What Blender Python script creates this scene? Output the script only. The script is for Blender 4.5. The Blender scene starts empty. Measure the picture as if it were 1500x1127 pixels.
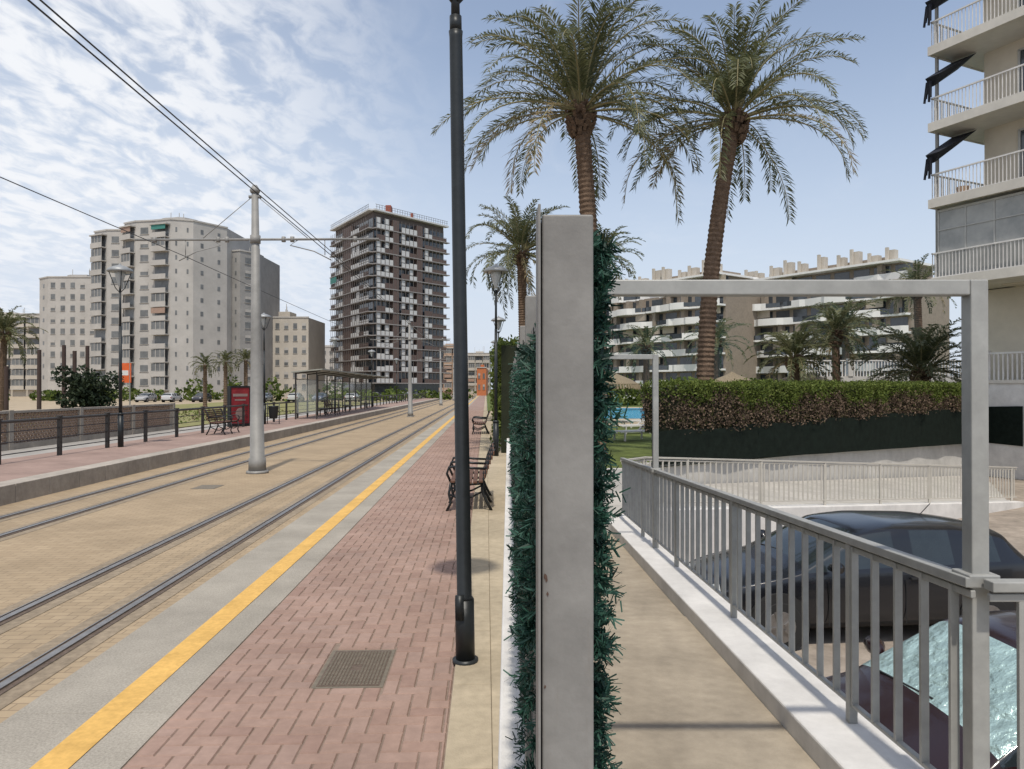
import bpy, math, random
import numpy as np
from mathutils import Vector, Matrix
random.seed(7); rng=np.random.default_rng(7)
TH=math.radians(2.0); TF=math.radians(.3)
def S(u,v): return (u*math.cos(TH)-v*math.sin(TH), u*math.sin(TH)+v*math.cos(TH))
scene=bpy.context.scene
# ---------------------------------------------------------------- materials
def newmat(name):
    m=bpy.data.materials.new(name); m.use_nodes=True
    nt=m.node_tree; b=nt.nodes['Principled BSDF']; return m,nt,b
def mat(name,col,rough=.7,metal=0,var=.12,scale=3,bump=0,bscale=60,spec=.4,trans=0,col2=None,dirt=0,bdist=.01,streak=0,dscale=.9):
    m,nt,b=newmat(name); N=nt.nodes; L=nt.links
    tc=N.new('ShaderNodeTexCoord')
    no=N.new('ShaderNodeTexNoise'); no.inputs['Scale'].default_value=scale; no.inputs['Detail'].default_value=6; no.inputs['Roughness'].default_value=.65
    L.new(tc.outputs['Object'],no.inputs['Vector'])
    cr=N.new('ShaderNodeValToRGB'); cr.color_ramp.elements[0].position=.3; cr.color_ramp.elements[1].position=.7
    c2=col2 or tuple(min(1,c*(1+var)) for c in col); c1=col if col2 else tuple(c*(1-var) for c in col)
    cr.color_ramp.elements[0].color=(*c1,1); cr.color_ramp.elements[1].color=(*c2,1)
    L.new(no.outputs['Fac'],cr.inputs['Fac']); out=cr.outputs['Color']
    if dirt:
        n2=N.new('ShaderNodeTexNoise'); n2.inputs['Scale'].default_value=dscale; n2.inputs['Detail'].default_value=9; n2.inputs['Roughness'].default_value=.7
        L.new(tc.outputs['Object'],n2.inputs['Vector'])
        r2=N.new('ShaderNodeMapRange'); r2.inputs[1].default_value=.35; r2.inputs[2].default_value=.65; r2.inputs[3].default_value=1-dirt; r2.inputs[4].default_value=1+dirt*.3
        L.new(n2.outputs['Fac'],r2.inputs[0])
        mx=N.new('ShaderNodeVectorMath'); mx.operation='SCALE'; L.new(out,mx.inputs[0]); L.new(r2.outputs[0],mx.inputs['Scale']); out=mx.outputs[0]
    if streak: # rust specks / vertical weather streaks
        mp=N.new('ShaderNodeMapping'); mp.inputs['Scale'].default_value=(30,30,2.6); L.new(tc.outputs['Object'],mp.inputs[0])
        n4=N.new('ShaderNodeTexNoise'); n4.inputs['Scale'].default_value=1; n4.inputs['Detail'].default_value=8; n4.inputs['Roughness'].default_value=.7; L.new(mp.outputs[0],n4.inputs['Vector'])
        r4=N.new('ShaderNodeMapRange'); r4.inputs[1].default_value=.56; r4.inputs[2].default_value=.76; r4.inputs[3].default_value=0; r4.inputs[4].default_value=streak; L.new(n4.outputs['Fac'],r4.inputs[0])
        mm=N.new('ShaderNodeMix'); mm.data_type='RGBA'; L.new(r4.outputs[0],mm.inputs[0]); L.new(out,mm.inputs[6]); mm.inputs[7].default_value=(.17,.125,.09,1); out=mm.outputs[2]
    L.new(out,b.inputs['Base Color'])
    b.inputs['Roughness'].default_value=rough; b.inputs['Metallic'].default_value=metal
    b.inputs['Specular IOR Level'].default_value=spec
    if bump:
        n3=N.new('ShaderNodeTexNoise'); n3.inputs['Scale'].default_value=bscale; n3.inputs['Detail'].default_value=5
        L.new(tc.outputs['Object'],n3.inputs['Vector'])
        bp=N.new('ShaderNodeBump'); bp.inputs['Strength'].default_value=bump; bp.inputs['Distance'].default_value=bdist
        L.new(n3.outputs['Fac'],bp.inputs['Height']); L.new(bp.outputs['Normal'],b.inputs['Normal'])
    if trans:
        tr=N.new('ShaderNodeBsdfTranslucent'); L.new(out,tr.inputs['Color'])
        ms=N.new('ShaderNodeMixShader'); ms.inputs[0].default_value=trans
        L.new(b.outputs[0],ms.inputs[1]); L.new(tr.outputs[0],ms.inputs[2])
        L.new(ms.outputs[0],N['Material Output'].inputs['Surface'])
    return m
def brickmat(name,c1,c2,mortar,bw,rh,ms,bump=.3,dirt=.25,rot=0):
    m,nt,b=newmat(name); N=nt.nodes; L=nt.links
    tc=N.new('ShaderNodeTexCoord'); mp=N.new('ShaderNodeMapping'); mp.inputs['Rotation'].default_value=(0,0,rot)
    L.new(tc.outputs['Object'],mp.inputs['Vector'])
    br=N.new('ShaderNodeTexBrick'); br.inputs['Scale'].default_value=1; br.inputs['Brick Width'].default_value=bw; br.inputs['Row Height'].default_value=rh
    br.inputs['Mortar Size'].default_value=ms; br.inputs['Mortar Smooth'].default_value=.3
    br.inputs['Color1'].default_value=(*c1,1); br.inputs['Color2'].default_value=(*c2,1); br.inputs['Mortar'].default_value=(*mortar,1)
    L.new(mp.outputs[0],br.inputs['Vector'])
    n2=N.new('ShaderNodeTexNoise'); n2.inputs['Scale'].default_value=.7; n2.inputs['Detail'].default_value=10; n2.inputs['Roughness'].default_value=.75
    L.new(tc.outputs['Object'],n2.inputs['Vector'])
    r2=N.new('ShaderNodeMapRange'); r2.inputs[1].default_value=.35; r2.inputs[2].default_value=.65; r2.inputs[3].default_value=1-dirt; r2.inputs[4].default_value=1+dirt*.4
    L.new(n2.outputs['Fac'],r2.inputs[0])
    mx=N.new('ShaderNodeVectorMath'); mx.operation='SCALE'; L.new(br.outputs['Color'],mx.inputs[0]); L.new(r2.outputs[0],mx.inputs['Scale'])
    L.new(mx.outputs[0],b.inputs['Base Color']); b.inputs['Roughness'].default_value=.85; b.inputs['Specular IOR Level'].default_value=.15
    bp=N.new('ShaderNodeBump'); bp.inputs['Strength'].default_value=bump; bp.inputs['Distance'].default_value=.005; bp.invert=True
    L.new(br.outputs['Fac'],bp.inputs['Height']); L.new(bp.outputs['Normal'],b.inputs['Normal'])
    return m
M={}
M['pav']=[mat('paver_%d'%i,c,.9,var=.1,scale=14,bump=.3,bscale=150,spec=.12,dirt=.20,bdist=.004) for i,c in enumerate([(.35,.242,.198),(.335,.23,.188),(.365,.256,.212),(.34,.24,.20),(.315,.213,.175)])]
M['pavbase']=mat('paver_joint',(.265,.205,.165),.95,var=.2,scale=20,dirt=.2,spec=.1)
M['pinkfar']=brickmat('pink_paving',(.35,.25,.21),(.32,.225,.19),(.27,.20,.165),.2,.1,.006)
M['tan']=brickmat('tan_track_paving',(.40,.31,.205),(.355,.272,.178),(.26,.20,.135),.2,.1,.006,dirt=.18)
M['granite']=mat('granite_edge',(.36,.33,.28),.85,var=.25,scale=75,bump=.15,bscale=200,dirt=.24,spec=.12)
M['yellow']=mat('yellow_paint',(.68,.42,.13),.85,var=.12,scale=25,dirt=.2,spec=.15,dscale=3)
M['kerb']=mat('beige_concrete',(.43,.365,.265),.9,var=.13,scale=12,bump=.3,bscale=90,dirt=.2,spec=.15)
M['raildark']=mat('rail_groove',(.12,.09,.07),.85,var=.35,scale=30)
M['railside']=mat('rail_side_concrete',(.29,.235,.17),.9,var=.25,scale=15,dirt=.2,spec=.15)
M['steel']=mat('rail_steel',(.30,.29,.28),.4,metal=.85,var=.2,scale=10)
M['wwall']=mat('white_render',(.68,.665,.64),.85,var=.06,scale=5,bump=.5,bscale=120,dirt=.16,bdist=.004,dscale=2)
M['wwall2']=mat('white_render_aged',(.54,.525,.495),.85,var=.08,scale=3,bump=.4,bscale=80,dirt=.22)
M['path']=mat('path_concrete',(.39,.335,.26),.9,var=.13,scale=7,bump=.4,bscale=120,dirt=.24,spec=.12)
M['ramp']=mat('ramp_concrete',(.47,.45,.415),.9,var=.1,scale=5,dirt=.2,spec=.1)
M['asph']=mat('parking_ground',(.35,.30,.25),.92,var=.2,scale=4,bump=.4,bscale=90,dirt=.28,spec=.1)
M['sand']=mat('sandy_ground',(.41,.335,.24),.95,var=.16,scale=.8,dirt=.2,bump=.3,bscale=10,spec=.1)
M['lawn']=mat('lawn_mat',(.12,.15,.045),.9,var=.3,scale=3,bump=.6,bscale=60,dirt=.3,spec=.1)
M['weeds']=mat('weeds_mat',(.15,.17,.06),.9,col2=(.31,.27,.14),scale=1.2,bump=.6,bscale=30,spec=.1)
M['grey']=mat('grey_metal_paint',(.25,.243,.228),.6,metal=.1,var=.12,scale=7,bump=.35,bscale=70,dirt=.22,streak=.4,spec=.3,bdist=.002,dscale=4)
M['greyrail']=mat('silver_rail_paint',(.35,.35,.33),.5,metal=.15,var=.08,scale=12,dirt=.15,dscale=5,bump=.15,bscale=50,bdist=.002)
M['cream']=mat('cream_rail_paint',(.48,.455,.40),.55,var=.08,dirt=.1)
M['black']=mat('black_iron',(.022,.026,.028),.42,metal=.2,var=.2,scale=10,dirt=.2,bump=.1,bscale=30)
M['blackiron']=mat('dark_fence_iron',(.045,.04,.035),.55,var=.2,scale=6)
M['galv']=mat('galvanised_pole',(.26,.255,.24),.6,metal=.15,var=.14,scale=4,dirt=.15)
M['wire']=mat('wire_dark',(.03,.03,.032),.5)
M['lampw']=mat('lamp_diffuser',(.45,.47,.46),.3)
M['wood']=mat('bench_wood',(.13,.065,.04),.6,var=.25,scale=20)
M['needle']=[mat('plastic_needle_%d'%i,c,.55,var=.15,scale=12,trans=.1,spec=.3) for i,c in enumerate([(.02,.07,.048),(.042,.11,.08),(.009,.034,.024)])]
M['palmleaf']=[mat('palm_leaf_%d'%i,c,.5,var=.2,scale=2,trans=.38) for i,c in enumerate([(.125,.135,.062),(.17,.175,.09),(.085,.098,.046),(.28,.22,.125)])]
M['rachis']=mat('palm_rachis',(.25,.22,.11),.6)
M['trunk']=mat('palm_trunk',(.20,.14,.10),.95,col2=(.10,.068,.048),scale=9,bump=.9,bscale=25,bdist=.04,spec=.1)
M['hedge']=[mat('hedge_leaf_%d'%i,c,.6,var=.2,scale=3,trans=.25,spec=.2) for i,c in enumerate([(.085,.12,.022),(.125,.165,.035),(.045,.07,.016),(.155,.19,.045)])]
M['twig']=[mat('hedge_twig_%d'%i,c,.85,var=.2,scale=3,trans=.1,spec=.1) for i,c in enumerate([(.18,.13,.095),(.115,.085,.062),(.06,.062,.024)])]
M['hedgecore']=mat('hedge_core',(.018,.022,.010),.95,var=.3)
M['mesh']=mat('green_screen_mesh',(.010,.015,.012),.9,var=.3,scale=6,bump=.5,bscale=40,spec=.1)
M['glass']=mat('window_glass',(.045,.055,.065),.12,var=.3,scale=1.5,spec=.8)
M['rubber']=mat('tyre_rubber',(.02,.02,.02),.8)
M['thatch']=mat('thatch',(.22,.18,.12),.95,var=.3,scale=15,bump=.8,bscale=30)
M['water']=mat('pool_water',(.04,.36,.58),.2,var=.1,scale=4,bump=.2,bscale=3)
M['cover']=mat('cast_iron_cover',(.18,.155,.12),.8,metal=.1,var=.2,scale=20)
# ---------------------------------------------------------------- mesh helpers
class MB:
    def __init__(s): s.v=[]; s.f=[]; s.m=[]; s.mi=0
    def quad(s,*p):
        n=len(s.v); s.v+= [tuple(q) for q in p]; s.f.append(tuple(range(n,n+len(p)))); s.m.append(s.mi)
    def box(s,x0,x1,y0,y1,z0,z1):
        s.hexa([(x0,y0,z0),(x1,y0,z0),(x1,y1,z0),(x0,y1,z0),(x0,y0,z1),(x1,y0,z1),(x1,y1,z1),(x0,y1,z1)])
    def hexa(s,p):
        n=len(s.v); s.v+=[tuple(q) for q in p]
        for f in ((0,3,2,1),(4,5,6,7),(0,1,5,4),(1,2,6,5),(2,3,7,6),(3,0,4,7)):
            s.f.append(tuple(n+i for i in f)); s.m.append(s.mi)
    def bar(s,a,b,w,h=None):
        a=Vector(a); b=Vector(b); d=(b-a).normalized(); up=Vector((0,0,1)) if abs(d.z)<.9 else Vector((0,1,0))
        sx=d.cross(up).normalized(); sz=sx.cross(d).normalized(); h=h or w
        p=[]
        for c in (a,b):
            p+= [c-sx*w/2-sz*h/2, c+sx*w/2-sz*h/2, c+sx*w/2+sz*h/2, c-sx*w/2+sz*h/2]
        s.hexa(p)
    def tube(s,pts,rs,n=8,cap=True):
        pts=[Vector(p) for p in pts]
        if not isinstance(rs,(list,tuple)): rs=[rs]*len(pts)
        base=len(s.v); prev=None
        for i,p in enumerate(pts):
            d=(pts[min(i+1,len(pts)-1)]-pts[max(i-1,0)]).normalized()
            if prev is None:
                up=Vector((0,0,1)) if abs(d.z)<.9 else Vector((1,0,0)); sx=d.cross(up).normalized()
            else: sx=(prev-d*prev.dot(d)).normalized()
            prev=sx; sy=d.cross(sx)
            for k in range(n):
                a=2*math.pi*k/n; s.v.append(tuple(p+(sx*math.cos(a)+sy*math.sin(a))*rs[i]))
        for i in range(len(pts)-1):
            for k in range(n):
                k2=(k+1)%n; s.f.append((base+i*n+k,base+i*n+k2,base+(i+1)*n+k2,base+(i+1)*n+k)); s.m.append(s.mi)
        if cap:
            s.f.append(tuple(base+k for k in range(n))[::-1]); s.m.append(s.mi)
            e=base+(len(pts)-1)*n; s.f.append(tuple(e+k for k in range(n))); s.m.append(s.mi)
    def cyl(s,x,y,z0,z1,r0,r1=None,n=12): s.tube([(x,y,z0),(x,y,z1)],[r0,r1 if r1 is not None else r0],n)
def link(name,me,mats,smooth=False,parent=None):
    for m in (mats if isinstance(mats,(list,tuple)) else [mats]): me.materials.append(m)
    o=bpy.data.objects.new(name,me); scene.collection.objects.link(o)
    if smooth: me.polygons.foreach_set('use_smooth',[True]*len(me.polygons))
    if parent: o.parent=parent
    return o
def obj(name,mb,mats,smooth=False,parent=None,bevel=0,rotz=0,loc=None):
    me=bpy.data.meshes.new(name); me.from_pydata(mb.v,[],mb.f); me.update()
    o=link(name,me,mats,smooth,parent); me.polygons.foreach_set('material_index',mb.m)
    if bevel:
        b=o.modifiers.new('b','BEVEL'); b.width=bevel; b.segments=2; b.limit_method='ANGLE'
    o.rotation_euler[2]=rotz
    if loc: o.location=loc
    return o
def empty(name,loc=(0,0,0),rot=(0,0,0)):
    e=bpy.data.objects.new(name,None); scene.collection.objects.link(e); e.location=loc; e.rotation_euler=rot; e.empty_display_size=.3; return e
def assemble(name,parts,loc=(0,0,0),rot=(0,0,0)):
    e=empty(name,loc,rot)
    for k,p in parts.items():
        if len(p[0].v)==0: continue
        obj(k,p[0],p[1],p[2] if len(p)>2 else False,e,p[3] if len(p)>3 else 0)
    return e
def npquads(name,V,mats,midx=None,parent=None,rotz=0):
    V=np.asarray(V,dtype=np.float32).reshape(-1,3); n=len(V)//4
    me=bpy.data.meshes.new(name); me.vertices.add(4*n); me.loops.add(4*n); me.polygons.add(n)
    me.vertices.foreach_set('co',V.ravel()); me.loops.foreach_set('vertex_index',np.arange(4*n,dtype=np.int32))
    me.polygons.foreach_set('loop_start',np.arange(0,4*n,4,dtype=np.int32)); 
    me.update(calc_edges=True)
    o=link(name,me,mats,False,parent)
    if midx is None: midx=rng.integers(0,len(mats),n)
    me.polygons.foreach_set('material_index',np.asarray(midx,dtype=np.int32)); o.rotation_euler[2]=rotz
    return o
def rnddir(n):
    d=rng.normal(size=(n,3)); return d/np.linalg.norm(d,axis=1,keepdims=True)
def leaves(C,size,asp=.5):
    n=len(C); a=rnddir(n); r=rnddir(n); b=np.cross(a,r); b/=np.linalg.norm(b,axis=1,keepdims=True)+1e-9
    sz=(size*rng.uniform(.6,1.3,n))[:,None]
    return np.stack([C-a*sz,C-b*sz*asp,C+a*sz,C+b*sz*asp],axis=1)
# ---------------------------------------------------------------- world, sun, camera
SUN_EL=math.radians(62)   # sun high behind the camera, along the street
w=bpy.data.worlds.new("World"); scene.world=w; w.use_nodes=True; nt=w.node_tree; N=nt.nodes; L=nt.links
for n in list(N): N.remove(n)
outw=N.new('ShaderNodeOutputWorld')
sky=N.new('ShaderNodeTexSky'); sky.sky_type='NISHITA'; sky.sun_disc=False; sky.sun_elevation=SUN_EL; sky.sun_rotation=math.pi-TH
sky.air_density=1.0; sky.dust_density=1.5; sky.ozone_density=1.5
bg=N.new('ShaderNodeBackground'); L.new(sky.outputs[0],bg.inputs[0]); bg.inputs[1].default_value=.15
tc=N.new('ShaderNodeTexCoord'); sp=N.new('ShaderNodeSeparateXYZ'); L.new(tc.outputs['Generated'],sp.inputs[0])
def math_(op,a,b=None,c=None,clamp=False):
    n=N.new('ShaderNodeMath'); n.operation=op; n.use_clamp=clamp
    for i,x in enumerate((a,b,c)):
        if x is None: continue
        if isinstance(x,(int,float)): n.inputs[i].default_value=x
        else: L.new(x,n.inputs[i])
    return n.outputs[0]
def mrange(x,a,b,c,d):
    n=N.new('ShaderNodeMapRange'); n.interpolation_type='SMOOTHSTEP'; L.new(x,n.inputs[0])
    for i,q in enumerate((a,b,c,d)): n.inputs[i+1].default_value=q
    return n.outputs[0]
zz=math_('MAXIMUM',sp.outputs[2],0.0); den=math_('ADD',zz,.10)
cx=math_('DIVIDE',sp.outputs[0],den); cy=math_('DIVIDE',sp.outputs[1],den)
cmb=N.new('ShaderNodeCombineXYZ'); L.new(cx,cmb.inputs[0]); L.new(cy,cmb.inputs[1])
mp=N.new('ShaderNodeMapping'); mp.inputs['Rotation'].default_value=(0,0,math.radians(30)); mp.inputs['Scale'].default_value=(1.0,.6,1); L.new(cmb.outputs[0],mp.inputs[0])
def noise(vec,sc,det,ro,di=0):
    n=N.new('ShaderNodeTexNoise'); n.inputs['Scale'].default_value=sc; n.inputs['Detail'].default_value=det; n.inputs['Roughness'].default_value=ro; n.inputs['Distortion'].default_value=di
    L.new(vec,n.inputs['Vector']); return n.outputs['Fac']
big=noise(mp.outputs[0],.9,5,.55,.4); fine=noise(mp.outputs[0],11,5,.55,.4); wisp=noise(mp.outputs[0],3.0,8,.62,.8)
left=mrange(sp.outputs[0],-.04,-.44,0,1)
d1=math_('MULTIPLY',mrange(big,.28,.55,0,1),left)
tx=math_('ADD',math_('MULTIPLY',fine,.95),math_('MULTIPLY',wisp,.45))
cl=math_('MULTIPLY',d1,mrange(tx,.56,.82,.14,1.0))
cl=math_('MULTIPLY',cl,mrange(sp.outputs[2],.02,.22,.35,1))
faint=math_('MULTIPLY',mrange(wisp,.5,.8,0,.24),mrange(sp.outputs[0],.5,-.1,.25,1))
cl=math_('MAXIMUM',cl,faint)
haze=mrange(sp.outputs[2],.48,-.02,.22,.93)
hz2=math_('MULTIPLY',mrange(sp.outputs[0],.1,-.5,0,.24),mrange(sp.outputs[2],.75,.05,.25,1))
haze=math_('MINIMUM',math_('ADD',haze,hz2),.96)
bh=N.new('ShaderNodeBackground'); bh.inputs[0].default_value=(.66,.725,.83,1); bh.inputs[1].default_value=1.06
bc=N.new('ShaderNodeBackground'); bc.inputs[0].default_value=(.88,.90,.94,1); bc.inputs[1].default_value=1.03
m1=N.new('ShaderNodeMixShader'); L.new(haze,m1.inputs[0]); L.new(bg.outputs[0],m1.inputs[1]); L.new(bh.outputs[0],m1.inputs[2])
m2=N.new('ShaderNodeMixShader'); L.new(cl,m2.inputs[0]); L.new(m1.outputs[0],m2.inputs[1]); L.new(bc.outputs[0],m2.inputs[2])
L.new(m2.outputs[0],outw.inputs['Surface'])
sl=bpy.data.lights.new('sun','SUN'); sl.energy=3.1; sl.angle=math.radians(1.5); sl.color=(1,.93,.82)
so=bpy.data.objects.new('sun',sl); scene.collection.objects.link(so); so.rotation_euler=((math.pi/2-SUN_EL),0,TH); so.location=(0,0,50)
cam=bpy.data.cameras.new('camera'); co=bpy.data.objects.new('camera',cam); scene.collection.objects.link(co)
cam.lens=26; cam.sensor_width=36; cam.clip_end=4000; cam.clip_start=.02
co.location=(0,0,1.8); co.rotation_euler=(math.radians(90.34),0,0); scene.camera=co
scene.view_settings.view_transform='Standard'; scene.view_settings.look='None'; scene.view_settings.exposure=0

# ---------------------------------------------------------------- ground
g=MB()
def sp3(u,v,z): x,y=S(u,v); return (x,y,z)
g.quad(sp3(-1800,-60,-.25),sp3(.1,-60,-.25),sp3(.1,2500,-.25),sp3(-1800,2500,-.25))
g.mi=1
g.quad((.05,15.9,-.02),(3.2,17,-.02),(17.2,27,-.02),(60,57.6,-.02),(1800,57.6,-.02),(1800,2500,-.02),sp3(.1,2500,-.02),sp3(.1,15.9,-.02))
g.mi=2
g.quad((1.6,-20,-1.36),(80,-20,-1.36),(80,70,-1.36),(1.6,70,-1.36))
obj('ground',g,[M['sand'],M['lawn'],M['asph']])
def strip(name,u0,u1,v0,v1,z,m):
    b=MB(); b.quad((u0,v0,z),(u1,v0,z),(u1,v1,z),(u0,v1,z)); return obj(name,b,m,rotz=TH)
VF=420
strip('track_bed',-8.07,-2.62,-20,VF,-.15,M['tan'])
p=MB(); p.box(-2.62,.06,-20,VF,-.3,-.008); obj('pavement',p,M['pavbase'],rotz=TH)
b=MB(); b.box(-2.62,-2.605,-5,VF,-.16,-.004)
v=0.2
while v<90:
    b.box(-2.605,-1.735,v,v+1.998,-.16,random.uniform(-.001,.001)); v+=2.0
b.box(-2.605,-1.735,90.2,VF,-.16,0)
obj('granite_platform_edge',b,M['granite'],rotz=TH,bevel=.002)
b=MB(); b.quad((-2.16,-2,.004),(-1.975,-2,.004),(-1.975,VF,.004),(-2.16,VF,.004)); obj('yellow_safety_line',b,M['yellow'],rotz=TH)
b=MB(); W=.1; gp=.0035; U0,U1=-1.73,-.205; V0=2.0; nu=int((U1-U0)/W)+1; V1=62
MH=(-1.06,-.62,4.50,5.16)
def addp(u0,u1,v0,v1):
    u0=max(u0,U0);u1=min(u1,U1)
    if u1-u0<.015: return
    if v0<MH[3] and v1>MH[2] and u0<MH[1] and u1>MH[0]:
        if u0<MH[0]: u1=MH[0]
        elif u1>MH[1]: u0=MH[1]
        elif v0<MH[2]: v1=MH[2]
        elif v1>MH[3]: v0=MH[3]
        else: return
        if u1-u0<.015 or v1-v0<.015: return
    b.mi=random.choices(range(5),[4,3,3,3,1.2])[0]; h=random.uniform(-.0012,.0012); e=.005
    a0,a1,c0,c1=u0+gp,u1-gp,v0+gp,v1-gp; n=len(b.v)
    b.v+=[(a0,c0,-.007),(a1,c0,-.007),(a1,c1,-.007),(a0,c1,-.007),(a0+e,c0+e,h),(a1-e,c0+e,h),(a1-e,c1-e,h),(a0+e,c1-e,h)]
    for f in ((4,5,6,7),(0,1,5,4),(1,2,6,5),(2,3,7,6),(3,0,4,7)): b.f.append(tuple(n+i for i in f)); b.m.append(b.mi)
for i in range(-1,nu+1):
    for j in range(0,int((V1-V0)/W)):
        k=(i-j)%4
        if k==0: addp(U0+i*W,U0+(i+2)*W,V0+j*W,V0+(j+1)*W)
        elif k==3: addp(U0+i*W,U0+(i+1)*W,V0+j*W,V0+(j+2)*W)
obj('herringbone_paving',b,M['pav'],rotz=TH)
strip('far_paving',-1.735,-.2,62,VF,-.002,M['pinkfar'])
b=MB(); v=.5
while v<60: b.box(-.2,.03,v,v+.995,-.1,.012); v+=1.0
b.box(-.2,.05,60,VF,-.1,.012)
obj('kerb',b,M['kerb'],rotz=TH,bevel=.005)
b=MB(); b.quad((*S(.032,.3),.006),(-.02,.3,.006),(-.35,60,.006),(*S(.032,60),.006)); obj('verge_strip',b,M['kerb'])
b=MB(); b.box(MH[0]+.005,MH[1]-.005,MH[2]+.005,MH[3]-.005,-.05,-.004)
b.mi=1
b.box(MH[0]+.03,MH[1]-.03,MH[2]+.03,MH[3]-.03,-.01,-.001); b.mi=0
for i in range(17):
    for j in range(24):
        uu=MH[0]+.045+i*.0215; vv=MH[2]+.045+j*.0235
        if 7<=i<=9 and 10<=j<=13: continue
        b.box(uu,uu+.013,vv,vv+.014,-.002,.003)
obj('manhole_cover',b,[M['cover'],M['raildark']],rotz=TH)
b=MB(); b.box(-5.75,-5.3,14.6,15.2,-.2,-.144); obj('drain_cover',b,[M['cover']],rotz=TH)
def track(uR,uL,name):
    e=MB();r=MB();c=MB()
    for u in (uR,uL):
        c.quad((u-.21,-20,-.146),(u+.21,-20,-.146),(u+.21,VF,-.146),(u-.21,VF,-.146))
        e.quad((u-.075,-20,-.141),(u+.075,-20,-.141),(u+.075,VF,-.141),(u-.075,VF,-.141))
        r.box(u-.03,u+.03,-20,VF,-.14,-.128)
        r.box(u-.075,u-.062,-20,VF,-.14,-.132)
    assemble(name,{'concrete':(c,M['railside']),'groove':(e,M['raildark']),'rail_head':(r,M['steel'])},rot=(0,0,TH))
track(-3.155,-4.06,'tram_track'); track(-6.4,-7.3,'tram_track')
b=MB(); b.box(-11.2,-8.5,-20,VF,-.3,.166); obj('far_platform',b,M['pinkfar'],rotz=TH)
b=MB(); v=-10
while v<120: b.box(-8.5,-8.07,v,v+.99,-.3,.175); v+=1.0
b.box(-8.5,-8.07,120,VF,-.3,.175)
obj('far_platform_edge',b,mat('edge_concrete',(.40,.355,.30),.85,var=.15,scale=8,dirt=.25),rotz=TH,bevel=.01)
strip('service_road',-15.5,-11.2,-20,VF,-.2,mat('grey_paving',(.36,.34,.31),.9,var=.12,scale=3,dirt=.2))
strip('weedy_verge',-40,-16,38,120,-.21,M['weeds'])
# ---------------------------------------------------------------- left fence
b=MB(); v=11.7
while v<160:
    b.bar((-10.5,v,.16),(-10.5,v,1.12),.085); b.box(-10.56,-10.44,v-.06,v+.06,1.12,1.15); v+=2.3
b.tube([(-10.5,5,1.08),(-10.5,160,1.08)],.038,8); b.tube([(-10.5,5,.62),(-10.5,160,.62)],.013,6); b.tube([(-10.5,5,.85),(-10.5,160,.85)],.013,6); b.tube([(-10.5,5,.36),(-10.5,160,.36)],.013,6)
assemble('platform_fence',{'posts_and_rails':(b,M['blackiron'])},rot=(0,0,TH))
la=MB(); fr=MB(); v=12
while v<37:
    for r in range(5):
        zz0=.0+r*.2
        la.bar((-15.6,v,zz0),(-15.6,v+.2,zz0+.2),.06,.05); la.bar((-15.6,v+.2,zz0),(-15.6,v,zz0+.2),.06,.05)
    v+=.2
fr.box(-15.7,-15.5,12,37.2,-.25,.0); fr.box(-15.7,-15.5,12,37.2,1.0,1.08)
for v in np.arange(12,38,4.2): fr.box(-15.72,-15.48,v,v+.22,-.25,1.1)
assemble('lattice_block_wall',{'lattice':(la,mat('terracotta_lattice',(.30,.215,.16),.9,var=.2)),'frame':(fr,mat('lattice_frame',(.34,.30,.25),.9,dirt=.2))},rot=(0,0,TH))
# ---------------------------------------------------------------- street lamps
capm=mat('lamp_cap',(.30,.31,.31),.45,metal=.3)
def lamp(x,y,z0=0,h=5.07,tilt=0,big=False):
    p=MB();hd=MB();di=MB()
    if big:
        p.cyl(0,0,0,.03,.085,.085,16); p.cyl(0,0,.03,.42,.063,.063,20); p.box(-.055,-.0,-.075,-.05,.30,.46) 
        p.tube([(0,0,.42),(0,0,.44),(0,0,4.12),(0,0,4.16)],[.063,.049,.043,.047],20)
        p.cyl(0,0,4.16,4.26,.040,.040,16); p.cyl(0,0,4.26,h-.55,.030,.026,14)
    else:
        p.cyl(0,0,0,.9,.075,.075,12); p.cyl(0,0,.9,.96,.085,.07,12); p.cyl(0,0,.96,3.4,.048,.04,10); p.cyl(0,0,3.4,h-.62,.034,.03,10)
    for a in range(4):
        an=a*math.pi/2+.6
        p.tube([(0,0,h-.74),(.12*math.cos(an),.12*math.sin(an),h-.6),(.29*math.cos(an),.29*math.sin(an),h-.13)],.012,6)
    di.tube([(0,0,h-.58),(0,0,h-.5),(0,0,h-.26),(0,0,h-.13)],[.03,.06,.13,.15],14)
    hd.tube([(0,0,h-.15),(0,0,h-.13),(0,0,h-.06),(0,0,h),(0,0,h+.04),(0,0,h+.09)],[.33,.35,.30,.18,.05,.015],20)
    return assemble('street_lamp',{'pole':(p,M['black'],True),'lantern_glass':(di,M['lampw'],True),'lantern_cap':(hd,capm,True)},loc=(x,y,z0),rot=(0,tilt,0))
lamp(-.306,4.87,tilt=math.radians(-.9),big=True)
lamp(-.43,19.8); lamp(-.62,34); lamp(-1.1,50); lamp(-1.7,68)
for yy in (20.8,34.2,50,66,84): lamp(-11.0+(.033)*(20.8-yy),yy,.17,tilt=math.radians(-.4))
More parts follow.
